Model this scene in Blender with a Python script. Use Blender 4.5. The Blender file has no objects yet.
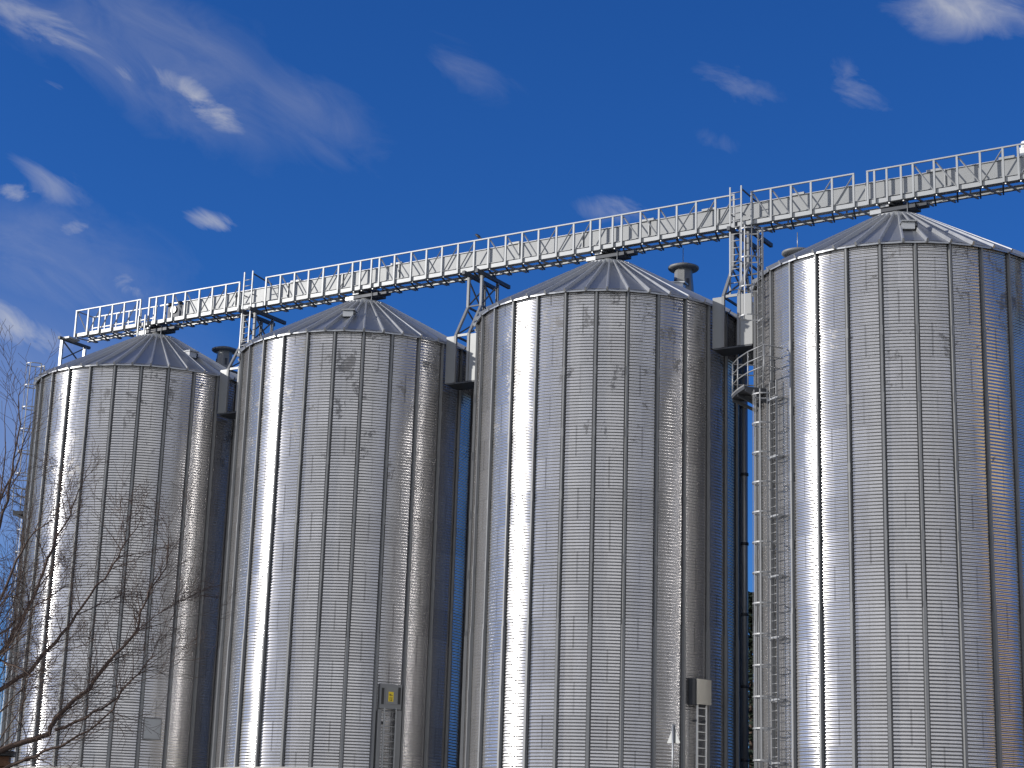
import bpy, bmesh, math, random
from mathutils import Vector, Matrix
from mathutils import noise as mnoise

S = bpy.context.scene
COL = S.collection
rad = math.radians
PI = math.pi

# ------------------------------------------------------------------ camera
W, H, FPX = 1024, 768, 1854.03
PITCH, ROLL, EYE = 0.259563, 0.0315543, 1.7
CAM = Vector((0, 0, EYE))
_cp, _sp, _cr, _sr = math.cos(PITCH), math.sin(PITCH), math.cos(ROLL), math.sin(ROLL)
FW = Vector((0, _cp, _sp)); UP0 = Vector((0, -_sp, _cp)); R0 = Vector((1, 0, 0))
RT = R0*_cr + UP0*_sr
UP = -R0*_sr + UP0*_cr
cam = bpy.data.cameras.new('camera'); camo = bpy.data.objects.new('camera', cam); COL.objects.link(camo)
cam.sensor_fit = 'HORIZONTAL'; cam.sensor_width = 36; cam.lens = FPX/W*36
cam.clip_start = 0.1; cam.clip_end = 5000
camo.matrix_world = Matrix(((RT.x, UP.x, -FW.x, 0), (RT.y, UP.y, -FW.y, 0), (RT.z, UP.z, -FW.z, EYE), (0, 0, 0, 1)))
S.camera = camo

def ray(x, y):
    return (FW*FPX + RT*(x-W/2) + UP*(H/2-y)).normalized()

def at_depth(x, y, Y):
    d = ray(x, y); return CAM + d*(Y/d.y)

# ------------------------------------------------------------------ light
SUN_AZ, SUN_EL = rad(-81.5), rad(14)      # azimuth measured from the direction that faces the camera
sd = Vector((math.sin(SUN_AZ)*math.cos(SUN_EL), -math.cos(SUN_AZ)*math.cos(SUN_EL), math.sin(SUN_EL)))
sun = bpy.data.lights.new('sun', 'SUN'); suno = bpy.data.objects.new('sun', sun); COL.objects.link(suno)
sun.energy = 4.3; sun.angle = rad(0.53); sun.color = (1.0, 0.955, 0.89)
suno.rotation_euler = sd.to_track_quat('Z', 'Y').to_euler(); suno.location = (-40, 20, 60)

world = bpy.data.worlds.new('World'); S.world = world; world.use_nodes = True
nt = world.node_tree; N = nt.nodes; L = nt.links
bg = N['Background']
sky = N.new('ShaderNodeTexSky'); sky.sky_type = 'NISHITA'; sky.sun_disc = False
sky.sun_elevation = SUN_EL; sky.sun_rotation = math.atan2(sd.x, sd.y)
sky.air_density = 1.0; sky.dust_density = 0.35; sky.ozone_density = 5.0; sky.altitude = 300
bg.inputs[1].default_value = 0.106
S.view_settings.view_transform = 'Standard'; S.view_settings.look = 'None'
S.view_settings.exposure = 0.0; S.view_settings.gamma = 1.0

def wmath(op, a, b=None, c=None, clamp=False):
    n = N.new('ShaderNodeMath'); n.operation = op; n.use_clamp = clamp
    for i, v in enumerate((a, b, c)):
        if v is None: continue
        if isinstance(v, (int, float)): n.inputs[i].default_value = v
        else: L.new(v, n.inputs[i])
    return n.outputs[0]

def wvec(op, a, b=None):
    n = N.new('ShaderNodeVectorMath'); n.operation = op
    for i, v in enumerate((a, b)):
        if v is None: continue
        if isinstance(v, (tuple, Vector)): n.inputs[i].default_value = tuple(v)
        else: L.new(v, n.inputs[i])
    return n.outputs['Value'] if op == 'DOT_PRODUCT' else n.outputs['Vector']

tc = N.new('ShaderNodeTexCoord'); DIR = tc.outputs['Generated']
sat = N.new('ShaderNodeHueSaturation'); sat.inputs['Saturation'].default_value = 1.13
L.new(sky.outputs[0], sat.inputs['Color'])
tint = N.new('ShaderNodeMix'); tint.data_type = 'RGBA'; tint.blend_type = 'MULTIPLY'
tint.inputs[0].default_value = 1.0
L.new(sat.outputs[0], tint.inputs[6]); tint.inputs[7].default_value = (0.68, 0.88, 1.33, 1)
# wispy texture shared by all the clouds, drawn out along the wind
WT = rad(27)
WX = RT*math.cos(WT) - UP*math.sin(WT); WY = RT*math.sin(WT) + UP*math.cos(WT)
cmb = N.new('ShaderNodeCombineXYZ')
L.new(wmath('MULTIPLY', wvec('DOT_PRODUCT', DIR, WX), 17.0), cmb.inputs[0]); L.new(wmath('MULTIPLY', wvec('DOT_PRODUCT', DIR, WY), 40.0), cmb.inputs[1])
L.new(wmath('MULTIPLY', wvec('DOT_PRODUCT', DIR, FW), 3.0), cmb.inputs[2])
nz = N.new('ShaderNodeTexNoise'); nz.inputs['Scale'].default_value = 1.0; nz.inputs['Detail'].default_value = 8; nz.inputs['Roughness'].default_value = 0.62
nz.inputs['Distortion'].default_value = 0.9
L.new(cmb.outputs[0], nz.inputs[0])
NF = nz.outputs[0]
# clouds standing in the sky: direction (pixel), half sizes (pixels), turn, strength, raggedness
CLOUDS = [
    (160, 78, 70, 24, 18, 0.6, 0.75), (206, 103, 58, 24, 36, 0.72, 0.75), (150, 55, 220, 90, 25, 0.17, 0.45), (45, 28, 130, 36, 24, 0.36, 1.0), (300, 112, 130, 60, 25, 0.12, 0.5),
    (62, 84, 40, 15, 14, 0.5, 0.9), (14, 190, 44, 20, 12, 0.8, 1.0), (50, 184, 60, 26, 25, 0.26, 0.7), (76, 229, 30, 15, -15, 0.42, 0.9),
    (212, 221, 36, 15, 10, 0.5, 0.9), (122, 284, 62, 24, 24, 0.58, 0.9), (15, 325, 110, 26, 28, 0.62, 0.7),
    (970, 6, 95, 42, 8, 0.55, 0.5), (862, 90, 52, 28, 30, 0.20, 1.0), (735, 85, 60, 22, 20, 0.15, 1.0), (468, 72, 75, 32, 30, 0.09, 0.8),
    (718, 143, 36, 18, 15, 0.11, 0.9), (615, 210, 56, 18, 6, 0.26, 0.9), (60, 270, 200, 90, 20, 0.16, 0.4), (-20, 440, 330, 230, 10, 0.2, 0.1)]
total = None
for (px, py, hx, hy, turn, strength, ragged) in CLOUDS:
    d0 = ray(px, py); t = rad(turn)
    ax = (RT*math.cos(t) - UP*math.sin(t)); ay = (RT*math.sin(t) + UP*math.cos(t))
    ax = (ax - d0*ax.dot(d0)).normalized(); ay = (ay - d0*ay.dot(d0)).normalized()
    u = wmath('MULTIPLY', wmath('SUBTRACT', wvec('DOT_PRODUCT', DIR, ax), ax.dot(d0)), FPX/hx)
    v = wmath('MULTIPLY', wmath('SUBTRACT', wvec('DOT_PRODUCT', DIR, ay), ay.dot(d0)), FPX/hy)
    r2 = wmath('ADD', wmath('MULTIPLY', u, u), wmath('MULTIPLY', v, v))
    body = wmath('SUBTRACT', 1.0, r2, None, True)
    front = wmath('GREATER_THAN', wvec('DOT_PRODUCT', DIR, d0), 0.0)
    dens = wmath('MULTIPLY', wmath('ADD', body, wmath('MULTIPLY', wmath('SUBTRACT', NF, 0.66), 4.2*ragged)), 1.0, None, True)
    dens = wmath('MULTIPLY', wmath('MULTIPLY', dens, wmath('POWER', body, 0.85)), wmath('MULTIPLY', front, strength))
    total = dens if total is None else wmath('MAXIMUM', total, dens)
# unseen cloud bank added behind the camera, extra bright to light the silo fronts
gen = N.new('ShaderNodeTexNoise'); gen.inputs['Scale'].default_value = 4.0; gen.inputs['Detail'].default_value = 6; gen.inputs['Distortion'].default_value = 0.4
mp2 = N.new('ShaderNodeMapping'); mp2.inputs['Scale'].default_value = (1, 1, 2.5); L.new(DIR, mp2.inputs[0]); L.new(mp2.outputs[0], gen.inputs[0])
behind = wmath('MULTIPLY_ADD', wvec('DOT_PRODUCT', DIR, (-0.24, -0.96, -0.1)), 2.2, -0.28, True)
rest = wmath('MULTIPLY', wmath('MULTIPLY_ADD', gen.outputs[0], 2.4, -0.55, True), wmath('MULTIPLY', behind, 0.95))
total = wmath('MAXIMUM', total, rest)
mixc = N.new('ShaderNodeMix'); mixc.data_type = 'RGBA'
bank = wmath('MULTIPLY_ADD', behind, 6.4, 6.6)
ccol = N.new('ShaderNodeCombineXYZ')
for k_, f_ in enumerate((1.0, 0.99, 0.955)): L.new(wmath('MULTIPLY', bank, f_), ccol.inputs[k_])
L.new(total, mixc.inputs[0]); L.new(tint.outputs[2], mixc.inputs[6]); L.new(ccol.outputs[0], mixc.inputs[7])
L.new(mixc.outputs[2], bg.inputs[0])

# ------------------------------------------------------------------ materials
def new_mat(name):
    m = bpy.data.materials.new(name); m.use_nodes = True
    return m, m.node_tree, m.node_tree.nodes['Principled BSDF']

class NB:
    """tiny node helper for one material"""
    def __init__(s, nt): s.nt = nt; s.N = nt.nodes; s.L = nt.links
    def put(s, sock, v):
        if v is None: return
        if isinstance(v, (int, float, tuple)): sock.default_value = v
        else: s.L.new(v, sock)
    def m(s, op, a, b=None, c=None, clamp=False):
        n = s.N.new('ShaderNodeMath'); n.operation = op; n.use_clamp = clamp
        for i, v in enumerate((a, b, c)): s.put(n.inputs[i], v)
        return n.outputs[0]
    def noise(s, vec, scale, detail=4, rough=0.55, dist=0.0):
        n = s.N.new('ShaderNodeTexNoise'); s.put(n.inputs['Vector'], vec)
        n.inputs['Scale'].default_value = scale; n.inputs['Detail'].default_value = detail
        n.inputs['Roughness'].default_value = rough; n.inputs['Distortion'].default_value = dist
        return n.outputs[0]
    def white(s, vec):
        n = s.N.new('ShaderNodeTexWhiteNoise'); s.put(n.inputs['Vector'], vec); return n.outputs[0]
    def comb(s, x, y, z=0.0):
        n = s.N.new('ShaderNodeCombineXYZ')
        for i, v in enumerate((x, y, z)): s.put(n.inputs[i], v)
        return n.outputs[0]
    def mix(s, f, a, b):
        n = s.N.new('ShaderNodeMix'); n.data_type = 'RGBA'
        s.put(n.inputs[0], f); s.put(n.inputs[6], a); s.put(n.inputs[7], b); return n.outputs[2]
    def band(s, x, lo, hi):
        return s.m('MULTIPLY', s.m('GREATER_THAN', x, lo), s.m('LESS_THAN', x, hi))
    def ramp(s, x, lo, hi):
        n = s.N.new('ShaderNodeMapRange'); n.interpolation_type = 'SMOOTHSTEP'
        s.put(n.inputs[0], x); n.inputs[1].default_value = lo; n.inputs[2].default_value = hi; return n.outputs[0]
    def bump(s, h, strength, dist):
        n = s.N.new('ShaderNodeBump'); n.inputs['Strength'].default_value = strength; n.inputs['Distance'].default_value = dist
        s.put(n.inputs['Height'], h); return n.outputs[0]

def simple(name, col, rough=0.5, metal=0.0, var=0.15, scale=6.0, bump=0.0, bscale=40.0, spec=None):
    m, nt, p = new_mat(name); b = NB(nt)
    t = nt.nodes.new('ShaderNodeTexCoord')
    oi = nt.nodes.new('ShaderNodeObjectInfo')
    va = nt.nodes.new('ShaderNodeVectorMath'); va.operation = 'ADD'
    nt.links.new(t.outputs['Object'], va.inputs[0]); nt.links.new(oi.outputs['Location'], va.inputs[1])
    v = va.outputs[0]
    n1 = b.noise(v, scale, 5, 0.6)
    c = b.mix(n1, tuple(x*(1-var) for x in col)+(1,), tuple(min(1, x*(1+var)) for x in col)+(1,))
    nt.links.new(c, p.inputs['Base Color'])
    p.inputs['Metallic'].default_value = metal
    nt.links.new(b.m('MULTIPLY_ADD', n1, 0.2, rough-0.1, True), p.inputs['Roughness'])
    if spec is not None: p.inputs['Specular IOR Level'].default_value = spec
    if bump: nt.links.new(b.bump(b.noise(v, bscale, 5, 0.6), bump, 0.02), p.inputs['Normal'])
    return m

def wall_mat():
    m, nt, p = new_mat('galvanised_corrugated_sheet'); b = NB(nt)
    uvn = nt.nodes.new('ShaderNodeUVMap'); uvn.uv_map = 'UVMap'
    sp = nt.nodes.new('ShaderNodeSeparateXYZ'); nt.links.new(uvn.outputs[0], sp.inputs[0])
    u, v = sp.outputs[0], sp.outputs[1]                       # u counts bays, v counts rings
    oi = nt.nodes.new('ShaderNodeObjectInfo'); rnd = b.m('MULTIPLY', oi.outputs['Random'], 57.0)
    ring = b.m('FLOOR', v); bay = b.m('FLOOR', u); fu = b.m('FRACT', u); fv = b.m('FRACT', v)
    par = b.m('MODULO', b.m('ADD', ring, 40.0), 2.0)
    sheet = b.m('FLOOR', b.m('MULTIPLY', b.m('ADD', b.m('ADD', u, par), 0.5), 0.5))
    hs = b.white(b.comb(sheet, ring, rnd))
    hs2 = b.white(b.comb(sheet, ring, b.m('ADD', rnd, 9.0)))
    # dull oxidised patches, mostly on the upper rings, blocky because they follow the corrugation crests
    uu = b.m('MULTIPLY', u, 1.17); vv = b.m('MULTIPLY', v, 1.12)
    pos = b.comb(uu, b.m('MULTIPLY', vv, 0.9), rnd)
    n1 = b.noise(pos, 1.15, 6, 0.72, 0.5)
    n2 = b.noise(b.comb(b.m('MULTIPLY', u, 9.0), b.m('FLOOR', b.m('MULTIPLY', v, 10.0)), rnd), 1.0, 2, 0.5)
    hi = b.ramp(v, 5.0, 14.0)
    thr = b.m('ADD', b.m('MULTIPLY', hi, 0.15), b.m('ADD', n1, b.m('MULTIPLY', b.m('SUBTRACT', n2, 0.5), 0.22)))
    stain = b.ramp(thr, 0.71, 0.775)
    # lap seam of two sheets half way across a bay on every other ring, with its bolt line
    lap_on = b.m('LESS_THAN', b.m('MODULO', b.m('ADD', b.m('ADD', bay, ring), 40.0), 2.0), 0.5)
    lapj = b.m('MULTIPLY_ADD', b.white(b.comb(bay, ring, 3.0)), 0.16, 0.42)
    dl = b.m('ABSOLUTE', b.m('SUBTRACT', fu, lapj))
    lap = b.m('MULTIPLY', b.m('LESS_THAN', dl, 0.026), b.m('MULTIPLY', lap_on, b.m('MULTIPLY_ADD', hs2, 0.34, 0.06)))
    # ring joint
    rj = b.m('MULTIPLY', b.m('LESS_THAN', fv, 0.025), 0.16)
    grime = b.noise(b.comb(b.m('MULTIPLY', u, 6.0), b.m('MULTIPLY', v, 0.35), rnd), 1.2, 5, 0.65)
    tone = b.m('MULTIPLY_ADD', hs, 0.08, 0.48)
    tone = b.m('ADD', tone, b.m('MULTIPLY', b.m('SUBTRACT', grime, 0.5), 0.12))
    tone = b.m('MULTIPLY', tone, b.m('MULTIPLY_ADD', stain, -0.5, 1.0))
    tone = b.m('MULTIPLY', tone, b.m('SUBTRACT', 1.0, b.m('MAXIMUM', lap, rj)))
    cc = nt.nodes.new('ShaderNodeCombineColor')
    nt.links.new(tone, cc.inputs[0]); nt.links.new(b.m('MULTIPLY', tone, 0.985), cc.inputs[1]); nt.links.new(b.m('MULTIPLY', tone, 0.985), cc.inputs[2])
    nt.links.new(cc.outputs[0], p.inputs['Base Color'])
    p.inputs['Metallic'].default_value = 0.80
    p.inputs['Specular Tint'].default_value = (0.12, 0.12, 0.12, 1); p.inputs['Specular IOR Level'].default_value = 0.2
    ro = b.m('ADD', b.m('MULTIPLY_ADD', hs2, 0.05, 0.15), b.m('MULTIPLY', stain, 0.25))
    ro = b.m('ADD', ro, b.m('MULTIPLY', b.m('SUBTRACT', grime, 0.5), 0.03), None, True)
    nt.links.new(ro, p.inputs['Roughness'])
    return m

M_WALL = wall_mat()
M_STIFF = simple('galvanised_stiffener', (0.21, 0.215, 0.22), 0.58, 0.25, 0.14, 1.5)
M_SHADE = simple('painted_shade_strip', (0.05, 0.052, 0.056), 0.6, 0.2, 0.2, 3.0)  # shade beside each stiffener, put into the colour of a dark strip
M_ROOF = simple('galvanised_roof_sheet', (0.36, 0.37, 0.38), 0.36, 0.6, 0.14, 2.0)
M_RIB = simple('galvanised_roof_rib', (0.42, 0.43, 0.44), 0.40, 0.5, 0.1, 2.0)
M_ZINC = simple('pale_zinc_steel', (0.32, 0.33, 0.335), 0.5, 0.35, 0.1, 3.0)
M_STEEL = simple('dull_galvanised_steel', (0.36, 0.37, 0.38), 0.45, 0.6, 0.12, 4.0)
M_CAGE = simple('grey_ladder_steel', (0.27, 0.275, 0.28), 0.5, 0.4, 0.12, 4.0)
M_DARK = simple('dark_weathered_steel', (0.06, 0.065, 0.075), 0.55, 0.3, 0.2, 5.0)
M_CASE = simple('conveyor_casing_zinc', (0.27, 0.28, 0.285), 0.5, 0.2, 0.12, 1.3)
M_PLATE = simple('flat_zinc_plate', (0.22, 0.225, 0.225), 0.5, 0.55, 0.1, 2.0)
M_LID = simple('polished_door_lid', (0.75, 0.73, 0.66), 0.32, 0.9, 0.06, 1.5)
M_CONC = simple('weathered_concrete', (0.42, 0.40, 0.36), 0.85, 0, 0.2, 1.5, 0.3, 25)
M_GRAVEL = simple('gravel_yard', (0.11, 0.105, 0.095), 0.95, 0, 0.35, 1.2, 0.5, 14)
M_GROUND = simple('dry_winter_grass', (0.07, 0.065, 0.04), 0.95, 0, 0.4, 0.35, 0.6, 9)
M_BARK = simple('dark_bark', (0.10, 0.066, 0.05), 0.9, 0, 0.35, 9, 0.4, 60)
M_YELLOW = simple('yellow_label', (0.75, 0.55, 0.02), 0.5, 0, 0.06, 9)
M_BLACK = simple('black_print', (0.02, 0.02, 0.02), 0.5, 0, 0.1, 9)
M_WHITE = simple('white_paint_and_lit_ladder', (0.78, 0.78, 0.76), 0.45, 0, 0.05, 4)  # own white of the motor; painted-in light on the door ladder
M_WOOD = simple('brown_stained_timber', (0.16, 0.07, 0.03), 0.7, 0, 0.3, 7, 0.3, 30)
M_OCHRE = simple('ochre_render', (0.88, 0.58, 0.18), 0.9, 0, 0.08, 0.6)
M_BROWN = simple('brown_roof_metal', (0.12, 0.07, 0.05), 0.6, 0, 0.15, 2)
M_GLASS = simple('dark_window_glass', (0.03, 0.04, 0.05), 0.08, 0, 0.1, 2)
M_FEATHER = simple('black_feathers', (0.015, 0.015, 0.018), 0.6, 0, 0.2, 30)
M_LEAF = simple('dark_conifer_needles', (0.025, 0.04, 0.02), 0.8, 0, 0.4, 3)

# ------------------------------------------------------------------ mesh helpers
class MB:
    def __init__(s): s.v = []; s.f = []; s.smooth = []
    def add(s, verts, faces, smooth=False):
        o = len(s.v); s.v += [tuple(v) for v in verts]
        s.f += [tuple(i+o for i in f) for f in faces]; s.smooth += [smooth]*len(faces); return s
    def box(s, c, size, M=None):
        x, y, z = (k/2 for k in size); c = Vector(c)
        vs = [Vector((a*x, b*y, d*z)) for a in (-1, 1) for b in (-1, 1) for d in (-1, 1)]
        vs = [(M @ q if M else q) + c for q in vs]
        return s.add(vs, [(0, 1, 3, 2), (4, 6, 7, 5), (0, 4, 5, 1), (2, 3, 7, 6), (0, 2, 6, 4), (1, 5, 7, 3)])
    def bar(s, a, b, w, h=None, up=(0, 0, 1), spin=0.0):
        a, b = Vector(a), Vector(b); h = w if h is None else h
        z = (b-a).normalized(); up = Vector(up)
        if abs(z.dot(up)) > 0.98: up = Vector((0, 1, 0)) if abs(z.y) < 0.9 else Vector((1, 0, 0))
        x = up.cross(z).normalized(); y = z.cross(x)
        if spin:
            x, y = x*math.cos(spin)+y*math.sin(spin), y*math.cos(spin)-x*math.sin(spin)
        vs = [p + x*(i*w/2) + y*(j*h/2) for p in (a, b) for i, j in ((-1, -1), (1, -1), (1, 1), (-1, 1))]
        return s.add(vs, [(0, 3, 2, 1), (4, 5, 6, 7), (0, 1, 5, 4), (1, 2, 6, 5), (2, 3, 7, 6), (3, 0, 4, 7)])
    def tube(s, pts, r, n=8, closed=False, smooth=True, cap=True):
        pts = [Vector(p) for p in pts]; rs = r if isinstance(r, (list, tuple)) else [r]*len(pts)
        rings = []; prev = None
        for i, p in enumerate(pts):
            if closed: t = (pts[(i+1) % len(pts)]-pts[i-1]).normalized()
            else: t = (pts[min(i+1, len(pts)-1)]-pts[max(i-1, 0)]).normalized()
            if prev is None:
                ref = Vector((0, 0, 1)) if abs(t.z) < 0.9 else Vector((1, 0, 0)); x = ref.cross(t).normalized()
            else:
                x = prev - t*prev.dot(t)
                x = x.normalized() if x.length > 1e-6 else Vector((1, 0, 0)).cross(t).normalized()
            prev = x; y = t.cross(x)
            rings.append([p + (x*math.cos(2*PI*k/n) + y*math.sin(2*PI*k/n))*rs[i] for k in range(n)])
        vs = [q for rg in rings for q in rg]; fs = []
        m = len(rings)
        for i in range(m if closed else m-1):
            for k in range(n):
                a, b2 = i*n+k, i*n+(k+1) % n; c = ((i+1) % m)*n+(k+1) % n; d = ((i+1) % m)*n+k
                fs.append((a, b2, c, d))
        s.add(vs, fs, smooth)
        if cap and not closed:
            o = len(s.v)-len(vs)
            s.f.append(tuple(o+k for k in reversed(range(n)))); s.smooth.append(False)
            s.f.append(tuple(o+(m-1)*n+k for k in range(n))); s.smooth.append(False)
        return s
    def lathe(s, prof, n=32, c=(0, 0, 0), smooth=True, caps=True):
        c = Vector(c); vs = [c+Vector((r*math.cos(2*PI*k/n), r*math.sin(2*PI*k/n), z)) for r, z in prof for k in range(n)]
        fs = []
        for i in range(len(prof)-1):
            for k in range(n): fs.append((i*n+k, i*n+(k+1) % n, (i+1)*n+(k+1) % n, (i+1)*n+k))
        s.add(vs, fs, smooth)
        if caps:
            o = len(s.v)-len(vs)
            s.f.append(tuple(o+k for k in reversed(range(n)))); s.smooth.append(False)
            s.f.append(tuple(o+(len(prof)-1)*n+k for k in range(n))); s.smooth.append(False)
        return s
    def prism(s, poly, a, b, M=None):
        """polygon of (x, z) pushed along y from a to b, then turned by M"""
        n = len(poly); vs = [Vector((x, y, z)) for y in (a, b) for x, z in poly]
        if M: vs = [M @ q for q in vs]
        fs = [tuple(range(n)), tuple(reversed(range(n, 2*n)))] + [(i, n+i, n+(i+1) % n, (i+1) % n) for i in range(n)]
        return s.add(vs, fs)
    def mesh(s, name, mat):
        me = bpy.data.meshes.new(name); me.from_pydata(s.v, [], s.f); me.update()
        me.polygons.foreach_set('use_smooth', s.smooth)
        bm = bmesh.new(); bm.from_mesh(me); bmesh.ops.recalc_face_normals(bm, faces=bm.faces); bm.to_mesh(me); bm.free()
        me.materials.append(mat); return me
    def build(s, name, mat, parent=None, loc=None, rz=0):
        return put(name, s.mesh(name, mat), parent, loc, rz)

def put(name, me, parent=None, loc=None, rz=0):
    o = bpy.data.objects.new(name, me); COL.objects.link(o)
    if parent is not None: o.parent = parent
    if loc is not None: o.location = loc
    o.rotation_euler.z = rz
    return o

def tag(o, label=None, cat=None, group=None, kind=None):
    if label: o['label'] = label
    if cat: o['category'] = cat
    if group: o['group'] = group
    if kind: o['kind'] = kind
    return o

def thing(name, loc, rz, label, cat, group=None):
    o = bpy.data.objects.new(name, None); COL.objects.link(o); o.location = loc; o.rotation_euler.z = rz
    o.empty_display_size = 0.5
    return tag(o, label, cat, group)

# ------------------------------------------------------------------ site layout
R = 5.0                      # silo radius
NB_BAY = 28; BAY = 2*PI/NB_BAY
C0 = Vector((-16.1117, 80.7476, 0)); STEP = Vector((9.88344, -6.17172, 0)); SP = STEP.length
U = STEP.normalized(); AWAY = Vector((0.52966, 0.84821, 0))     # along the row; across it, away from the camera
ROW_RZ = math.atan2(U.y, U.x)
BASE = 4.80; EAVE = 22.20; HW = EAVE-BASE
PH = [0.53542, 0.30046, 0.30488, 0.11867]
SLOPE = math.tan(rad(30.2)); RC = 0.88
def row_pt(t, y, z): return C0 + U*t + AWAY*y + Vector((0, 0, z))
def pol(az, r, z): return Vector((math.sin(az)*r, -math.cos(az)*r, z))

# ground, yard and slab
def structure(name, mb, mat):
    o = mb.build(name, mat); o['kind'] = 'structure'; return o
g = MB(); g.add([(-1500, -1500, 0), (1500, -1500, 0), (1500, 1500, 0), (-1500, 1500, 0)], [(0, 1, 2, 3)])
structure('ground', g, M_GROUND)
YZ = 4.40
yd = MB()
prof = [(-24, -0.02), (-11.5, YZ), (18, YZ), (32, -0.02)]
vs = []
for (y, z) in prof:
    for t in (-30, 64): vs.append(row_pt(t, y, z))
for t, dt in ((-30, -14), (64, 14)):
    for (y, z) in prof[:]: vs.append(row_pt(t+dt, y, -0.02))
yd.add(vs, [(0, 1, 3, 2), (2, 3, 5, 4), (4, 5, 7, 6), (0, 2, 9, 8), (2, 4, 10, 9), (4, 6, 11, 10), (1, 13, 12)[::1], (1, 3, 13), (3, 5, 14, 13), (5, 7, 15, 14)])
structure('gravel_yard', yd, M_GRAVEL)
# ------------------------------------------------------------------ grain silos
CPR = 10; NC = 155
def wall_mesh():
    """corrugated cylinder; seam 0 lies at -y; UV counts bays and rings"""
    sub = 4; nu = NB_BAY*sub; per = 6; nv = NC*per
    amp = 0.0092
    verts = []; faces = []
    for j in range(nv+1):
        z = HW*j/nv; ph = 2*PI*j/per
        r = R + amp*math.cos(ph)
        for i in range(nu): 
            a = i*BAY/sub
            fr = (i % sub)/sub
            bulge = -0.002*(1-(2*fr-1)**2)        # sheets sit a little flatter than a true circle between their stiffeners
            verts.append((math.sin(a)*(r+bulge), -math.cos(a)*(r+bulge), z))
    for j in range(nv):
        for i in range(nu):
            k = (i+1) % nu
            faces.append((j*nu+i, j*nu+k, (j+1)*nu+k, (j+1)*nu+i))
    me = bpy.data.meshes.new('wall'); me.from_pydata(verts, [], faces); me.update()
    me.polygons.foreach_set('use_smooth', [True]*len(faces))
    uv = me.uv_layers.new(name='UVMap'); data = []
    for j in range(nv):
        v0, v1 = j/(per*CPR), (j+1)/(per*CPR)
        for i in range(nu):
            u0, u1 = i/sub, (i+1)/sub
            data += [u0, v0, u1, v0, u1, v1, u0, v1]
    uv.data.foreach_set('uv', data)
    me.materials.append(M_WALL); return me
ME_WALL = wall_mesh()

def stiff_mesh():
    mb = MB()
    def omega(w, d, fl, z0, z1, r):
        # hat section: flange, web, cap, web, flange
        p = [(-w/2-fl, 0.008), (-w/2, 0.008), (-w/2+0.008, d), (w/2-0.008, d), (w/2, 0.008), (w/2+fl, 0.008)]
        vs = [Vector((x, -(r+y), z)) for z in (z0, z1) for x, y in p]
        n = len(p); vs += [Vector((x, -(r-0.02), z)) for z in (z0, z1) for x in (-w/2-fl, w/2+fl)]
        fs = [(i, i+1, n+i+1, n+i) for i in range(n-1)] + [tuple(range(n))[::-1] + (), tuple(range(n, 2*n))]
        fs += [(0, n, 2*n+2, 2*n), (n-1, 2*n+1, 2*n+3, 2*n-1)]
        mb.add(vs, fs)
    omega(0.075, 0.085, 0.012, 0.0, HW-0.05, R+0.012)
    omega(0.10, 0.105, 0.02, 0.02, 5.35, R+0.014)           # doubled section on the lower rings
    for z in [0.9+1.12*2*k for k in range(7)]:
        mb.box((0, -(R+0.120 if z < 5.35 else R+0.098), z), (0.085, 0.012, 0.32))
    me = mb.mesh('stiffener', M_STIFF); me.materials.append(M_SHADE)
    n0 = len(mb.f)
    st = MB(); st.box((0, -(R+0.012), HW/2-0.02), (0.17, 0.012, HW-0.06))  # flat strip carrying the painted shade on both sides
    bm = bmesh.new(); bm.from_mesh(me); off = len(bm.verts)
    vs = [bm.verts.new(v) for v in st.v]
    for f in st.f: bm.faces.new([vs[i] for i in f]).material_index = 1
    bmesh.ops.recalc_face_normals(bm, faces=bm.faces); bm.to_mesh(me); bm.free()
    return me
ME_STIFF = stiff_mesh()

NRIB = 42; RA = 2*PI/NRIB; RO = R+0.13
def cone_z(r): return HW + (R-r)*SLOPE
def roof_mesh():
    mb = MB(); vs = []; fs = []
    n = NRIB*2
    for r, dz in ((RO, -0.05), (RO, 0.0), (R*0.6, 0), (RC, 0)):
        for i in range(n): vs.append(pol(i*2*PI/n, r, cone_z(r)+dz+ (0.0 if i % 2 == 0 else -0.012)))
    for j in range(3):
        for i in range(n):
            k = (i+1) % n; fs.append((j*n+i, j*n+k, (j+1)*n+k, (j+1)*n+i))
    mb.add(vs, fs)
    # under side of the overhang back to the wall
    vs = [pol(i*2*PI/n, r, z) for r, z in ((RO-0.004, cone_z(RO)-0.045), (R-0.04, HW-0.045)) for i in range(n)]
    mb.add(vs, [(i, n+i, n+(i+1) % n, (i+1) % n) for i in range(n)])
    return mb.mesh('roof', M_ROOF)
ME_ROOF = roof_mesh()
def rib_mesh():
    mb = MB(); w = 0.09; h = 0.125
    r0, r1 = RO+0.05, RC+0.12
    z0, z1 = cone_z(r0)-0.005, cone_z(r1)-0.005
    nz_ = Vector((0, -SLOPE, 1)).normalized()*1.0
    up = Vector((0, -math.sin(math.atan(SLOPE)), math.cos(math.atan(SLOPE))))
    a, b = Vector((0, -r0, z0)), Vector((0, -r1, z1))
    vs = [p+q for p in (a, b) for q in (Vector((-w/2, 0, 0)), Vector((w/2, 0, 0)), Vector((w/2*0.55, 0, 0))+up*h, Vector((-w/2*0.55, 0, 0))+up*h)]
    mb.add(vs, [(0, 3, 2, 1), (4, 5, 6, 7), (0, 1, 5, 4), (1, 2, 6, 5), (2, 3, 7, 6), (3, 0, 4, 7)])
    return mb.mesh('roof_rib', M_RIB)
ME_RIB = rib_mesh()
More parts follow.
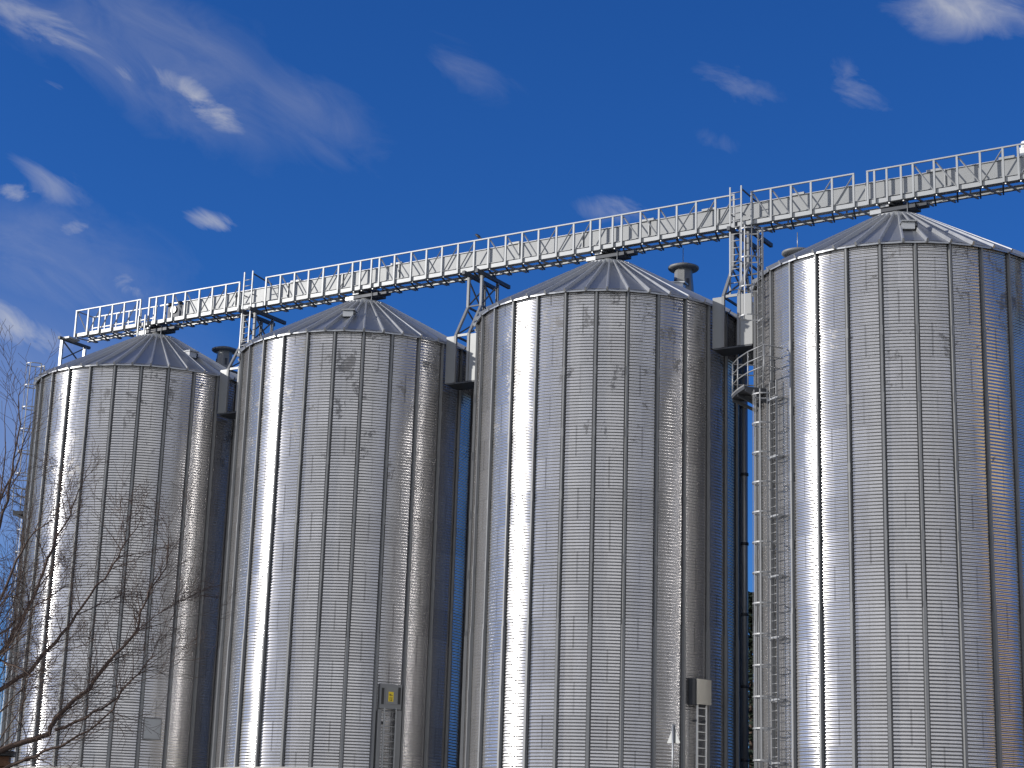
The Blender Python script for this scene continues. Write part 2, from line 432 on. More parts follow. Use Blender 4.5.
def collar_mesh():
    z = cone_z(RC)
    return MB().lathe([(RC+0.10, z-0.10), (RC+0.10, z+0.07), (RC+0.06, z+0.10), (RC-0.02, z+0.12), (0.42, z+0.15)], 40, smooth=False).mesh('roof_collar', M_ZINC)
ME_COLLAR = collar_mesh()
def eave_mesh():
    mb = MB(); n = 112
    pr = [(R+0.03, HW-0.07), (R+0.05, HW-0.07), (R+0.05, HW-0.03), (R+0.03, HW-0.03)]
    vs = [pol(i*2*PI/n, r, z) for r, z in pr for i in range(n)]
    mb.add(vs, [((j*n+i), (j*n+(i+1) % n), (((j+1) % 4)*n+(i+1) % n), (((j+1) % 4)*n+i)) for j in range(4) for i in range(n)])
    return mb.mesh('eave_angle', M_DARK)
ME_EAVE = eave_mesh()
def foot_mesh():
    mb = MB(); n = 112
    pr = [(R+0.02, 0.003), (R+0.16, 0.003), (R+0.16, 0.018), (R+0.02, 0.09)]
    vs = [pol(i*2*PI/n, r, z) for r, z in pr for i in range(n)]
    mb.add(vs, [((j*n+i), (j*n+(i+1) % n), (((j+1) % 4)*n+(i+1) % n), (((j+1) % 4)*n+i)) for j in range(4) for i in range(n)])
    return mb.mesh('base_ring', M_STEEL)
ME_FOOT = foot_mesh()

LABELS = ['corrugated steel silo farthest left, behind the bare branches',
          'corrugated steel silo with a yellow sticker on its small door',
          'corrugated steel silo with a flat pale door lid at its lower right',
          'nearest corrugated steel silo, at the right edge, with a caged ladder up its left side']
silos = []
PT = [0.59, 0.55, 0.0, -0.03]      # how far each plinth stands up round the foot of its wall
for i in range(4):
    c = C0 + STEP*i
    s = thing('grain_silo', (c.x, c.y, BASE), 0, LABELS[i], 'silo', 'row of grain silos')
    silos.append(s)
    seam0 = PH[i] - PI/2
    put('wall', ME_WALL, s, None, seam0)
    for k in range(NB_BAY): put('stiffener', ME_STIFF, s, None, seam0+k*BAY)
    evenk = {0: 4, 1: 6, 2: 4, 3: 5}[i]
    rib0 = seam0 + evenk*BAY
    rf = put('roof', ME_ROOF, s, None, rib0)
    for k in range(NRIB): put('roof_rib', ME_RIB, s, None, rib0+k*RA)
    put('roof_collar', ME_COLLAR, s); put('eave_angle', ME_EAVE, s); put('base_ring', ME_FOOT, s)
    MB().lathe([(R+0.30, YZ-BASE-0.1), (R+0.30, PT[i]-0.03), (R+0.26, PT[i]), (R+0.04, PT[i]+0.01)], 96, smooth=False).build('plinth', M_CONC, s)

def on_wall(az, z, r=R):
    """matrix: x = right along the wall (seen from outside), y = into the wall, z = up"""
    return Matrix.Translation(pol(az, r, z)) @ Matrix.Rotation(az, 4, 'Z')

def mbx(mb, M): 
    mb.v = [tuple(M @ Vector(v)) for v in mb.v]; return mb

# roof vents and hatches
def roof_vent(s, az, r, tall=1.0, rod=True):
    z = cone_z(r); c = pol(az, r, z)
    nk = MB().lathe([(0.40, -0.35), (0.40, 0.30*tall), (0.35, 0.80*tall), (0.35, 1.0*tall)], 8, c, smooth=False)
    v = nk.build('roof_vent', M_PLATE, s)
    for k in range(0, 8, 2):
        M = Matrix.Translation(c) @ Matrix.Rotation((k+0.5)*PI/4, 4, 'Z') @ Matrix.Translation((0.383*math.cos(PI/8), 0, 0.45*tall))
        mbx(MB().box((0, 0, 0), (0.03, 0.11, 0.36)), M).build('vent_slot', M_DARK, v)
    cap = MB().lathe([(0.22, 0.98*tall), (0.56, 1.01*tall), (0.60, 1.05*tall), (0.595, 1.10*tall), (0.40, 1.17*tall), (0.05, 1.22*tall)], 36, c)
    cap.build('vent_cap', M_STIFF, v)
    if rod: MB().tube([c+Vector((-0.02, 0, 1.18*tall)), c+Vector((-0.02, 0, 1.18*tall+0.7))], 0.016, 6).build('lightning_rod', M_STEEL, v)
roof_vent(silos[0], rad(98), 3.05, rod=False)
roof_vent(silos[2], rad(84), 2.85, 1.1)
roof_vent(silos[3], rad(-120), 3.75)

def roof_hatch(s, az, r, w=0.42):
    M = on_wall(az, cone_z(r)+0.02, r) @ Matrix.Rotation(-math.atan(SLOPE)*0, 4, 'X')
    h = mbx(MB().box((0, 0.05, 0.09), (w, 0.5, 0.28)), M).build('roof_hatch', M_RIB, s)
    M2 = on_wall(az, cone_z(r)+0.27, r)
    mbx(MB().box((0.02, 0.03, 0), (w+0.12, 0.62, 0.05), Matrix.Rotation(rad(6), 3, 'X')), M2).build('hatch_lid', M_STEEL, h)
    mbx(MB().box((w/2+0.05, -0.12, -0.14), (0.09, 0.16, 0.1)), M2).build('hatch_latch', M_DARK, h)
roof_hatch(silos[1], rad(-7.2), 3.25)
roof_hatch(silos[3], rad(-6.5), 3.42)
roof_hatch(silos[0], rad(38), 3.3, 0.34)
roof_hatch(silos[2], rad(-102), 3.0)
roof_hatch(silos[2], rad(63), 2.9, 0.26)

# doors
zb = lambda z: z-BASE
# silo 2: door box with a yellow sticker
M = on_wall(rad(23.7), 0, R)
d = mbx(MB().box((0, -0.09, zb(8.05)), (0.86, 0.17, 0.92)), M).build('wall_door', M_STIFF, silos[1]); d['label'] = 'small framed wall door with a yellow sticker'
mbx(MB().box((0.02, -0.182, zb(8.07)), (0.46, 0.012, 0.62)), M).build('door_panel', M_PLATE, d)
mbx(MB().box((-0.32, -0.181, zb(8.05)), (0.10, 0.01, 0.6)), M).build('dark_slot', M_BLACK, d)
mbx(MB().box((0.335, -0.181, zb(8.09)), (0.10, 0.01, 0.62)), M).build('dark_slot', M_BLACK, d)
mbx(MB().box((0.0, -0.192, zb(8.04)), (0.2, 0.006, 0.36)), M).build('yellow_sticker', M_YELLOW, d)
mk = MB()
for (x, z, w, h) in ((-0.03, 8.13, 0.08, 0.025), (0.0, 8.09, 0.13, 0.022), (-0.035, 7.97, 0.022, 0.12), (0.035, 7.96, 0.022, 0.12), (0.0, 7.89, 0.1, 0.02)):
    mk.box((x, -0.196, zb(z)), (w, 0.004, h))
mbx(mk, M).build('sticker_print', M_BLACK, d)
# silo 3: lid box
M3 = on_wall(rad(37.2), 0, R)
d3 = mbx(MB().box((-0.02, -0.12, zb(8.02)), (0.74, 0.23, 0.9)), M3).build('wall_door', M_DARK, silos[2]); d3['label'] = 'flat pale door lid on a dark box'
mbx(MB().box((0.10, -0.27, zb(8.03)), (0.68, 0.05, 0.86)), M3).build('door_lid', M_LID, d3)
# silo 1: flush cover
M1 = on_wall(rad(23.6), 0, R)
d1 = mbx(MB().box((0, -0.035, zb(7.02)), (0.66, 0.04, 0.78)), M1).build('wall_door', M_ROOF, silos[0])
mbx(MB().box((0, -0.02, zb(7.02)), (0.74, 0.05, 0.86)), M1).build('door_frame', M_STIFF, d1)

# ------------------------------------------------------------------ door ladders
def door_ladder(i, az, label, x0, x1, ztop, plates, mat):
    c = C0+STEP*i
    t = thing('door_ladder', (c.x, c.y, BASE), 0, label, 'ladder', 'short ladders under the silo doors')
    M = on_wall(az, 0, R)
    for x in (x0, x1):
        mbx(MB().box((x, -0.21, ztop/2), (0.045, 0.06, ztop)), M).build('stringer', mat, t)
    k = 0
    z = 0.25
    while z < ztop-0.05:
        mbx(MB().tube([(x0, -0.21, z), (x1, -0.21, z)], 0.016, 6), M).build('rung', mat, t); z += 0.27
    for z in (0.45, ztop-0.55):
        for x in (x0, x1):
            mbx(MB().box((x, -0.11, z), (0.05, 0.2, 0.07)), M).build('wall_bracket', M_DARK, t)
    if plates:
        for x, w in ((-0.40, 0.13), (0.36, 0.2)):
            mbx(MB().box((x, -0.10, zb(7.55)/2), (w, 0.16, zb(7.55))), M).build('side_plate', M_STIFF, t)
    return t
door_ladder(1, rad(23.7), 'short ladder up to the door with the yellow sticker', -0.24, 0.22, zb(7.62), True, M_ZINC)
door_ladder(2, rad(37.6), 'short bright ladder hanging below the flat pale door lid', -0.18, 0.24, zb(7.6), False, M_WHITE)  # light bounced off the next silo is put into this ladder's white

# ------------------------------------------------------------------ catwalk along the conveyor
ZC = 25.32; ZR = 26.50; YN = -0.55; YF = 0.55
cat = thing('catwalk', (C0.x, C0.y, 0), ROW_RZ, 'long galvanised catwalk with railing posts running over all four silo tops', 'catwalk')
POSTS = [-4.66, -3.9, -3.17, -2.4, -1.66, -0.87, -0.68, -0.14, 0.28, 0.82, 1.28, 2.0, 2.82, 3.57, 4.34, 5.11, 6.6, 7.39, 8.16, 8.92, 9.71, 10.51, 11.25, 11.66, 12.23, 12.64,
         13.41, 14.25, 15.01, 15.78, 16.56, 17.34, 18.02, 18.84, 19.61, 20.37, 21.19, 21.97, 22.73, 23.15, 23.71, 24.1, 24.92, 25.71, 26.47, 27.28, 28.08, 28.84, 29.56,
         30.33, 31.13, 31.91, 32.73, 33.55, 34.08, 34.34, 34.8, 35.33, 35.77, 36.54, 37.37, 38.19, 38.99, 39.52, 40.3, 41.05, 41.8, 42.5]
SEG = [(-4.66, -0.68), (-0.14, 5.11), (6.6, 28.84), (29.56, 33.55), (34.08, 42.5)]       # rail runs between the ladder gaps
post_me = MB().box((0, 0, (ZC-0.06+ZR)/2), (0.07, 0.06, ZR-ZC+0.06)).mesh('post', M_ZINC)
for t in POSTS: put('post', post_me, cat, (t, YN, 0))
far_me = MB().box((0, 0, (ZC+ZR)/2), (0.05, 0.05, ZR-ZC)).mesh('post', M_ZINC)
for t in POSTS[0:6] + [-0.14, 1.0] + [2.82+2.31*k for k in range(18)]: put('post', far_me, cat, (t, YF, 0))
for a, b in SEG:
    MB().box(((a+b)/2, YN-0.005, ZR+0.025), (b-a+0.07, 0.07, 0.048)).build('top_rail', M_ZINC, cat)
MB().box((-2.67, YF, ZR+0.02), (4.05, 0.06, 0.05)).build('top_rail', M_ZINC, cat)
MB().box((20.8, YF, ZR+0.02), (42.6, 0.06, 0.05)).build('top_rail', M_STEEL, cat)
MB().box((-4.66, 0, ZR+0.018), (0.05, 1.0, 0.048)).build('top_rail', M_ZINC, cat)
MB().box((-2.7, YF+0.002, ZC+0.66), (4.0, 0.04, 0.05)).build('knee_rail', M_ZINC, cat)
# channel-shaped bottom chords
def chord(y, a, b, h=0.16):
    mb = MB(); sgn = 1 if y < 0 else -1
    mb.box(((a+b)/2, y+0.012*sgn+0.045*sgn, ZC+0.04), (b-a, 0.02, h))
    mb.box(((a+b)/2, y+0.12*sgn, ZC+0.04+h/2-0.01), (b-a, 0.10, 0.018))
    mb.box(((a+b)/2, y+0.12*sgn, ZC+0.04-h/2+0.01), (b-a, 0.10, 0.018))
    mb.build('bottom_chord', M_ZINC, cat)
for a, b in ((-4.75, -0.75), (-0.7, 5.2), (5.24, 11.62), (11.66, 17.4), (17.44, 23.1), (23.14, 28.9), (28.94, 34.1), (34.14, 42.6)):
    chord(YN, a, b); chord(YF, a, b)
# zigzag floor bracing and cross members
for i in range(len(POSTS)-1):
    a, b = POSTS[i], POSTS[i+1]
    if b-a < 0.33: continue
    m = (a+b)/2
    MB().bar((a+0.03, YN+0.1, ZC-0.07), (m-0.03, YF-0.02, ZC-0.09), 0.06, 0.05).build('floor_brace', M_STEEL, cat)
    if b-a > 0.6: MB().bar((m+0.05, YF-0.02, ZC-0.09), (b-0.06, YN+0.1, ZC-0.071), 0.055, 0.045).build('floor_brace', M_DARK, cat)
deck = MB(); deck.box((18.9, -0.27, ZC+0.02), (47.0, 0.3, 0.03))
dk = deck.build('deck_grating', M_STEEL, cat)
# diagonals of the near truss: they fall towards the middle of each span
def diag(a, b, down):
    p, q = (a+0.05, ZR-0.05), (b-0.05, ZC+0.1)
    if not down: p, q = (b-0.05, ZR-0.05), (a+0.05, ZC+0.1)
    MB().bar((p[0], YN+0.04, p[1]), (q[0], YN+0.04, q[1]), 0.042, 0.042, (0, 1, 0), PI/4).build('diagonal', M_ZINC, cat)
SUP = [-0.4, 5.9, 11.9, 17.7, 23.5, 29.2, 34.9, 40.8]
for i in range(len(POSTS)-1):
    a, b = POSTS[i], POSTS[i+1]
    if b-a < 0.65 or b-a > 1.2 or any(abs((a+b)/2-s_) < 0.5 for s_ in SUP): continue
    m = (a+b)/2
    if m < -0.7: diag(a, b, m < -4.2); continue
    for s0, s1 in zip(SUP[:-1], SUP[1:]):
        if s0 < m < s1: diag(a, b, m < (s0+s1)/2+0.1)
# ------------------------------------------------------------------ conveyor
con = thing('chain_conveyor', (C0.x, C0.y, 0), ROW_RZ, 'long pale enclosed conveyor trough lying on the catwalk above the silos', 'conveyor')
CB, CT = 25.64, 26.24
xs = [1.62 + 2.93*k for k in range(15)]
for a, b in zip(xs[:-1], xs[1:]):
    mb = MB(); mb.box(((a+b)/2, 0.13, (CB+CT)/2), (b-a-0.05, 0.46, CT-CB))
    mb.box(((a+b)/2, 0.13, CT+0.012), (b-a-0.05, 0.54, 0.022))
    mb.box(((a+b)/2, 0.13, CB-0.012), (b-a-0.05, 0.54, 0.022))
    q = mb.build('trough', M_CASE, con)
fl_me = MB().box((0, 0.13, (CB+CT)/2), (0.045, 0.56, CT-CB+0.08)).mesh('flange', M_ZINC)
for x in xs: put('flange', fl_me, con, (x, 0, 0))
for x in (7.9, 13.2, 19.0, 25.0, 27.6, 31.2, 36.4, 39.0): MB().box((x, 0.08, CT+0.06), (0.55, 0.5, 0.09)).build('inspection_lid', M_ZINC, con)
tb = MB(); tb.box((1.05, 0.13, 25.86), (0.95, 0.46, 0.5)); tb.box((1.05, 0.13, 26.13), (0.8, 0.36, 0.06))
tail = tb.build('tail_box', M_DARK, con)
MB().tube([(0.95, -0.16, 25.95), (0.95, -0.09, 25.95)], 0.17, 16).build('bearing_disc', M_STEEL, tail)
MB().tube([(0.62, 0.02, 26.18), (0.62, 0.02, 26.32)], 0.13, 12).build('tensioner', M_BLACK, tail)
MB().tube([(1.2, 0.02, 26.17), (1.2, 0.02, 26.33)], 0.12, 12).build('tensioner', M_BLACK, tail)
mt = MB().box((39.62, 0.05, 26.45), (0.35, 0.3, 0.3)); mo = mt.build('drive_motor', M_WHITE, con)
MB().tube([(39.62, 0.05, 26.59), (39.62, 0.05, 26.83)], [0.17, 0.15], 16).build('motor_cap', M_WHITE, mo)
MB().box((43.0, 0.13, 25.95), (1.0, 0.6, 0.9)).build('head_box', M_CASE, con)

# inlet spouts between the conveyor and each roof collar
SPL = ['feed spout with gate under the conveyor tail on the farthest left silo top',
       'feed spout with gate on the roof peak of the silo with the yellow sticker door',
       'feed spout with gate on the roof peak of the silo with the pale door lid',
       'feed spout with gate on the roof peak of the nearest silo at the right']
for i in range(4):
    zt = BASE + cone_z(RC) + 0.152
    t = thing('feed_spout', tuple(C0+STEP*i+Vector((0, 0, zt))), ROW_RZ, SPL[i], 'spout', 'feed spouts on the silo tops')
    MB().lathe([(0.36, 0.0), (0.36, 0.03), (0.29, 0.04), (0.27, 0.24)], 20).build('spout_pipe', M_ZINC, t)
    MB().box((0.15, 0, 0.30), (1.25, 0.62, 0.13)).build('slide_gate', M_DARK, t)
    MB().box((-0.72, -0.05, 0.31), (0.42, 0.4, 0.16)).build('gate_drive', M_STEEL, t)
    MB().box((0.98, -0.05, 0.33), (0.36, 0.34, 0.1)).build('gate_motor', M_DARK, t)
    MB().box((0, 0.12, (0.37+CB-0.03-zt)/2), (0.52, 0.42, CB-0.03-zt-0.37)).build('chute', M_DARK, t)
    MB().box((-0.34, -0.24, 0.50), (0.3, 0.2, 0.18)).build('junction_box', M_STEEL, t)
    MB().tube([(0.5, -0.34, -0.35), (0.5, -0.34, 0.42)], 0.014, 6).build('cable_conduit', M_STEEL, t)

# ------------------------------------------------------------------ support towers in the gaps
def tower(tg, label, full=True):
    t = thing('support_tower', tuple(row_pt(tg, 0, BASE+15.5)), ROW_RZ, label, 'support frame', 'support frames between the silos')
    Z0 = BASE+15.5; z = lambda q: q-Z0
    half = 0.31; YU, YL = 0.62, 1.32; dl = -0.06
    for sy in (-1, 1):
        for sx in (-1, 1):
            x = sx*half; mb = MB()
            P = [(x+dl, sy*YL, z(20.42)), (x+dl, sy*YL, z(22.36)), (x, sy*YU, z(23.70)), (x, sy*YU, z(24.98))]
            for a, b in zip(P[:-1], P[1:]):
                mb.bar(a, b, 0.10, 0.05, (0, 1, 0))
                o = Vector((-0.045, -0.05*sy, 0)); mb.bar(Vector(a)+o, Vector(b)+o, 0.016, 0.06, (0, 1, 0))
                o = Vector((0.045, -0.05*sy, 0)); mb.bar(Vector(a)+o, Vector(b)+o, 0.016, 0.06, (0, 1, 0))
            mb.build('leg', M_STIFF, t)
    for sx in (-1, 1):
        x = sx*half
        MB().bar((x+0.02, -1.05, z(25.06)), (x+0.02, 1.45, z(25.06)), 0.12, 0.15).build('cross_beam', M_DARK, t)
        MB().bar((x, -YU+0.05, z(23.72)), (x, YU-0.05, z(23.72)), 0.06, 0.08).build('tie_bar', M_DARK, t)
        MB().bar((x, -YL+0.05, z(22.30)), (x, YL-0.05, z(22.30)), 0.06, 0.08).build('tie_bar', M_DARK, t)
        MB().bar((x-0.03, -YU+0.04, z(24.9)), (x-0.03, YU-0.04, z(23.8)), 0.05).build('brace', M_DARK, t)
        MB().bar((x+0.04, YU-0.04, z(24.9)), (x+0.04, -YU+0.04, z(23.8)), 0.05).build('brace', M_DARK, t)
        MB().bar((x-0.03, -YU+0.04, z(23.6)), (x-0.03, YL-0.1, z(22.45)), 0.05).build('brace', M_DARK, t)
        MB().bar((x+0.04, YU-0.04, z(23.6)), (x+0.04, -YL+0.1, z(22.45)), 0.05).build('brace', M_DARK, t)
    for sy in (-1, 1):
        MB().bar((-half+0.06, sy*YL, z(22.33)), (half-0.06, sy*YL, z(22.33)), 0.05, 0.10).build('tie_bar', M_PLATE, t)
        MB().bar((-half+0.06, sy*YU, z(23.73)), (half-0.06, sy*YU, z(23.73)), 0.05, 0.06).build('tie_bar', M_DARK, t)
        if sy > 0: MB().box((dl, YL-0.07, z(21.36)), (2*half-0.12, 0.02, 1.9)).build('back_panel', M_DARK, t)
        wl = SP/2-0.18-math.sqrt((R+0.03)**2-YL*YL)
        for sx in ((-1, 1) if full else (-1,)):
            MB().box((sx*(half+0.05+wl)/2+dl*0.5, sy*(YL-0.02), z(21.38)), (wl-half-0.05-sx*dl*0.9, 0.03, 1.92)).build('side_plate', M_PLATE, t)
    MB().box((0.0, -0.85, z(20.39)), (1.52, 0.9, 0.05)).build('base_plate', M_DARK, t)
    return t
tower(SP*0.5, 'kinked support frame between the two left silos, its foot half hidden')
tower(SP*1.5, 'kinked four leg support frame standing clear against the sky between the two middle silos')
tower(SP*2.5, 'kinked support frame behind the tall ladder between the two right silos')
tower(SP*3.5, 'dark support frame end showing under the conveyor at the right edge', False)
# tall dark pipe standing behind the gap next to the nearest silo
pp = at_depth(744.5, 480, 67.2)
dp = thing('standpipe', (pp.x, pp.y, YZ), 0, 'tall dark vertical pipe in the gap left of the nearest silo', 'pipe')
MB().tube([(0, 0, 0), (0, 0, 16.9)], 0.125, 20).build('pipe', M_STEEL, dp)
pc = MB().lathe([(0.15, 0), (0.15, 0.1)], 20).mesh('pipe_clamp', M_DARK)
for k in range(6): put('pipe_clamp', pc, dp, (0, 0, 1.5+2.6*k))
# end frame at the conveyor tail on the first roof
ef = thing('end_trestle', tuple(row_pt(-4.5, 0, BASE+cone_z(4.5))), ROW_RZ, 'small braced trestle under the left end of the catwalk', 'trestle')
for y in (-0.85, 0.62):
    r_ = math.hypot(4.85, y); zz = cone_z(r_)-cone_z(4.5)
    MB().box((-0.62, y, (zz+25.1-BASE-cone_z(4.5))/2), (0.14, 0.10, 25.1-BASE-cone_z(4.5)-zz)).build('leg', M_STEEL, ef)
zt = 25.16-BASE-cone_z(4.5)
MB().box((-0.6, -0.1, zt), (0.14, 2.0, 0.12)).build('cross_beam', M_DARK, ef)
MB().box((-0.32, -0.6, zt+0.003), (0.42, 0.7, 0.08)).build('landing_plate', M_ZINC, ef)
MB().bar((-0.6, -0.8, zt-0.1), (-0.6, 0.55, zt-1.0), 0.05).build('brace', M_DARK, ef)
MB().bar((-0.53, 0.55, zt-0.1), (-0.53, -0.8, zt-0.95), 0.05).build('brace', M_DARK, ef)

# ------------------------------------------------------------------ ladders to the catwalk
def climb(label, t0, t1, y, z0, z1, width_rungs=0.28, hook=True, lean=0.0):
    t = thing('catwalk_ladder', tuple(row_pt((t0+t1)/2, y, z0)), ROW_RZ, label, 'ladder', 'ladders up to the catwalk')
    h = z1-z0; w = (t1-t0)/2
    for x in (-w, w): MB().bar((x+lean*-1, 0, 0), (x, 0, h), 0.055, 0.05, (0, 1, 0)).build('stringer', M_ZINC, t)
    zz = 0.2
    while zz < h-0.12:
        o = -lean*(1-zz/h)
        MB().tube([(-w+o, 0, zz), (w+o, 0, zz)], 0.02, 6).build('rung', M_ZINC, t); zz += width_rungs
    if hook:
        for x in (w,):
            MB().bar((x, 0.03, h-0.12), (x+0.12, -y*1.0+0.3, h-0.30), 0.045, 0.05).build('grab_rail', M_DARK, t)
    for k in (h-1.05,):
        for x in (-w, w): MB().bar((x, 0.03, k), (x, -y-0.5, k), 0.04).build('stand_off', M_STEEL, t)
    return t
climb('short ladder from the catwalk down to the far left silo roof peak', -0.62, -0.22, -0.66, 24.72, 25.72, 0.27, False)
climb('straight pale ladder past the catwalk railing above the yellow sticker silo', 5.62, 6.08, -0.86, 23.0, 26.82, 0.27)
climb('tall pale ladder rising past the catwalk railing between the two right silos', 28.83, 29.28, -0.86, 22.5, 26.72, 0.27)

# ------------------------------------------------------------------ caged wall ladders
def cage_ladder(name_label, i, flights, plats, group):
    c = C0+STEP*i
    t = thing('caged_ladder', (c.x, c.y, BASE), 0, name_label, 'caged ladder', group)
    for (az, z0, z1, c0, c1, step) in flights:
        M = on_wall(az, 0, R)
        a = 0.20
        for x in (-a, a): mbx(MB().box((x, -0.22, (z0+z1)/2), (0.04, 0.06, z1-z0)), M).build('stringer', M_CAGE, t)
        rm = MB(); z = z0+0.2
        rg = MB().tube([(-a, -0.22, 0), (a, -0.22, 0)], 0.016, 5); mbx(rg, M); rme = rg.mesh('rung', M_CAGE)
        while z < z1-0.05:
            put('rung', rme, t, (0, 0, z)); z += 0.29
        z = z0+0.5
        k = 0
        hp = [(-a-0.02, -0.24)] + [(-0.37*math.cos(q), -0.62-0.37*math.sin(q)) for q in [rad(-20+220*j/12) for j in range(13)]] + [(a+0.02, -0.24)]
        hoop = MB()
        for p, q in zip(hp[:-1], hp[1:]): hoop.bar((p[0], p[1], 0), (q[0], q[1], 0), 0.012, 0.045)
        mbx(hoop, M); hme = hoop.mesh('hoop', M_CAGE)
        br = MB()
        for x in (-a, a): br.box((x, -0.11, 0), (0.05, 0.22, 0.06))
        br.box((0.0, -0.235, 0.0), (0.62, 0.03, 0.06))
        mbx(br, M); brme = br.mesh('wall_bracket', M_STEEL)
        z = c0
        while z <= c1+0.01:
            put('hoop', hme, t, (0, 0, z))
            if k % 2 == 0 and z < HW-0.3: put('wall_bracket', brme, t, (0, 0, z-0.05))
            k += 1; z += step
        for q in (10, 50, 90, 130, 170):
            x, y = -0.355*math.cos(rad(q)), -0.62-0.355*math.sin(rad(q))
            mbx(MB().bar((x, y, c0), (x, y, c1), 0.036, 0.010, (x, y+0.62, 0)), M).build('cage_bar', M_CAGE, t)
    for (az0, az1, azr, zf, dep) in plats:
        nn = 6; r0, r1 = R+0.10, R+dep
        azs = [az0+(az1-az0)*j/nn for j in range(nn+1)]
        fl = MB(); vs = [pol(q, r, zf+dz) for dz in (-0.10, 0) for r in (r0, r1) for q in azs]; m = nn+1
        fs = []
        for j in range(nn):
            fs += [(j, j+1, m+j+1, m+j), (2*m+j, 3*m+j, 3*m+j+1, 2*m+j+1), (m+j, m+j+1, 3*m+j+1, 3*m+j), (j, 2*m+j, 2*m+j+1, j+1)]
        fs += [(0, m, 3*m, 2*m), (nn, 2*m+nn, 3*m+nn, m+nn)]
        fl.add(vs, fs); pf = fl.build('rest_platform', M_DARK, t)
        azq = [az0, az0+(azr-az0)*0.28, az0+(azr-az0)*0.62, azr]
        for h in (0.42, 0.78, 1.15):
            pts = [pol(azq[0], R+0.15, zf+h)] + [pol(q, r1-0.03, zf+h) for q in azq] + [pol(azq[-1], R+0.15, zf+h)]
            MB().tube(pts, 0.024, 6).build('guard_rail', M_CAGE, pf)
        for q in azq:
            MB().tube([pol(q, r1-0.03, zf-0.05), pol(q, r1-0.03, zf+1.15)], 0.024, 6).build('rail_post', M_CAGE, pf)
        tp = MB(); vs = [pol(q, r1+dr, zf+dz) for dz in (0.0, 0.06) for dr in (0.0, 0.012) for q in azs]
        fs = []
        for j in range(nn): fs += [(j, j+1, 2*m+j+1, 2*m+j), (m+j, 3*m+j, 3*m+j+1, m+j+1), (2*m+j, 2*m+j+1, 3*m+j+1, 3*m+j)]
        tp.add(vs, fs); tp.build('toe_board', M_CAGE, pf)
        for q in (azs[0], azs[-1], azs[nn//2]):
            MB().bar(pol(q, r1-0.04, zf-0.13), pol(q, R+0.05, zf-0.5), 0.07, 0.10, (0, 0, 1)).build('knee_brace', M_DARK, pf)
            MB().bar(pol(q, r1-0.04, zf-0.13), pol(q, R+0.05, zf-0.13), 0.06, 0.05, (0, 0, 1)).build('platform_beam', M_DARK, pf)
    return t
ZPL = 17.95-BASE
cage_ladder('caged wall ladder with a railed rest platform on the left side of the nearest silo', 3,
            [(rad(-66), 0.35, ZPL+0.1, 0.7, ZPL-0.3, 1.0), (rad(-76), ZPL, HW+1.55, ZPL+2.55, HW+1.55, 1.05)],
            [(rad(-87), rad(-73), rad(-61), ZPL, 0.95)], 'caged wall ladders')
cage_ladder('caged wall ladder behind bare branches on the far left silo', 0,
            [(rad(-104), 0.35, 12.5, 2.2, 11.8, 1.0), (rad(-96), 11.9, HW+1.3, 13.6, HW+1.3, 1.02)],
            [(rad(-110), rad(-96), rad(-84), 11.95, 0.95)], 'caged wall ladders')

# ------------------------------------------------------------------ bird on the rail
bp = row_pt(17.5, YN, ZR+0.055)
bt = MB()
bt.tube([(0.13, 0, 0.04), (0.07, 0, 0.10), (0.0, 0, 0.15), (-0.06, 0, 0.20), (-0.09, 0, 0.225), (-0.12, 0, 0.225), (-0.16, 0, 0.21)], [0.012, 0.045, 0.065, 0.05, 0.04, 0.032, 0.006], 10)
bird = bt.build('bird', M_FEATHER); bird.location = bp; bird.rotation_euler.z = ROW_RZ
tag(bird, 'small black bird perched on the catwalk railing', 'bird')
for y in (-0.02, 0.02): MB().tube([(0.02, y, -0.006), (0.01, y, 0.10)], 0.006, 5).build('leg', M_BLACK, bird)
MB().tube([(0.05, 0, 0.09), (0.16, 0, 0.02), (0.24, 0, -0.03)], [0.03, 0.026, 0.012], 8).build('tail', M_FEATHER, bird)

# ------------------------------------------------------------------ roadside sign
sp_ = at_depth(673, 768, 60.5); sx, sy = sp_.x, sp_.y
st = thing('triangular_sign', (sx, sy, YZ), rad(-38), 'small pale triangular sign on a thin post before the silo with the pale door lid', 'sign')
zt_ = at_depth(673, 724.5, sy).z-YZ; zbm = at_depth(673, 743, sy).z-YZ
MB().tube([(0, -0.02, 0), (0, -0.02, zt_)], 0.032, 10).build('post', M_STEEL, st)
MB().prism([(-0.25, zbm), (0.25, zbm), (0.025, zt_-0.08), (-0.025, zt_-0.08)], 0.02, 0.035).build('sign_plate', M_PLATE, st)
MB().box((0.0, 0.01, (zbm+zt_)/2), (0.13, 0.012, zt_-zbm-0.02)).build('sign_bracket', M_STIFF, st)

# ------------------------------------------------------------------ gate post in the lower left corner
gp = at_depth(0.5, 752, 26); gx, gy = gp.x, gp.y
gt = thing('gate_post', (gx, gy, 0), rad(8), 'brown timber post with a flat dark cap in the lower left corner', 'post')
gz = gp.z
MB().box((0, 0, gz/2-0.03), (0.27, 0.27, gz-0.06)).build('shaft', M_WOOD, gt)
MB().box((0, 0, gz-0.17), (0.32, 0.32, 0.05)).build('moulding', M_WOOD, gt)
cpm = MB().box((0, 0, gz-0.02), (0.38, 0.38, 0.07)); cpm.build('cap', M_BLACK, gt)

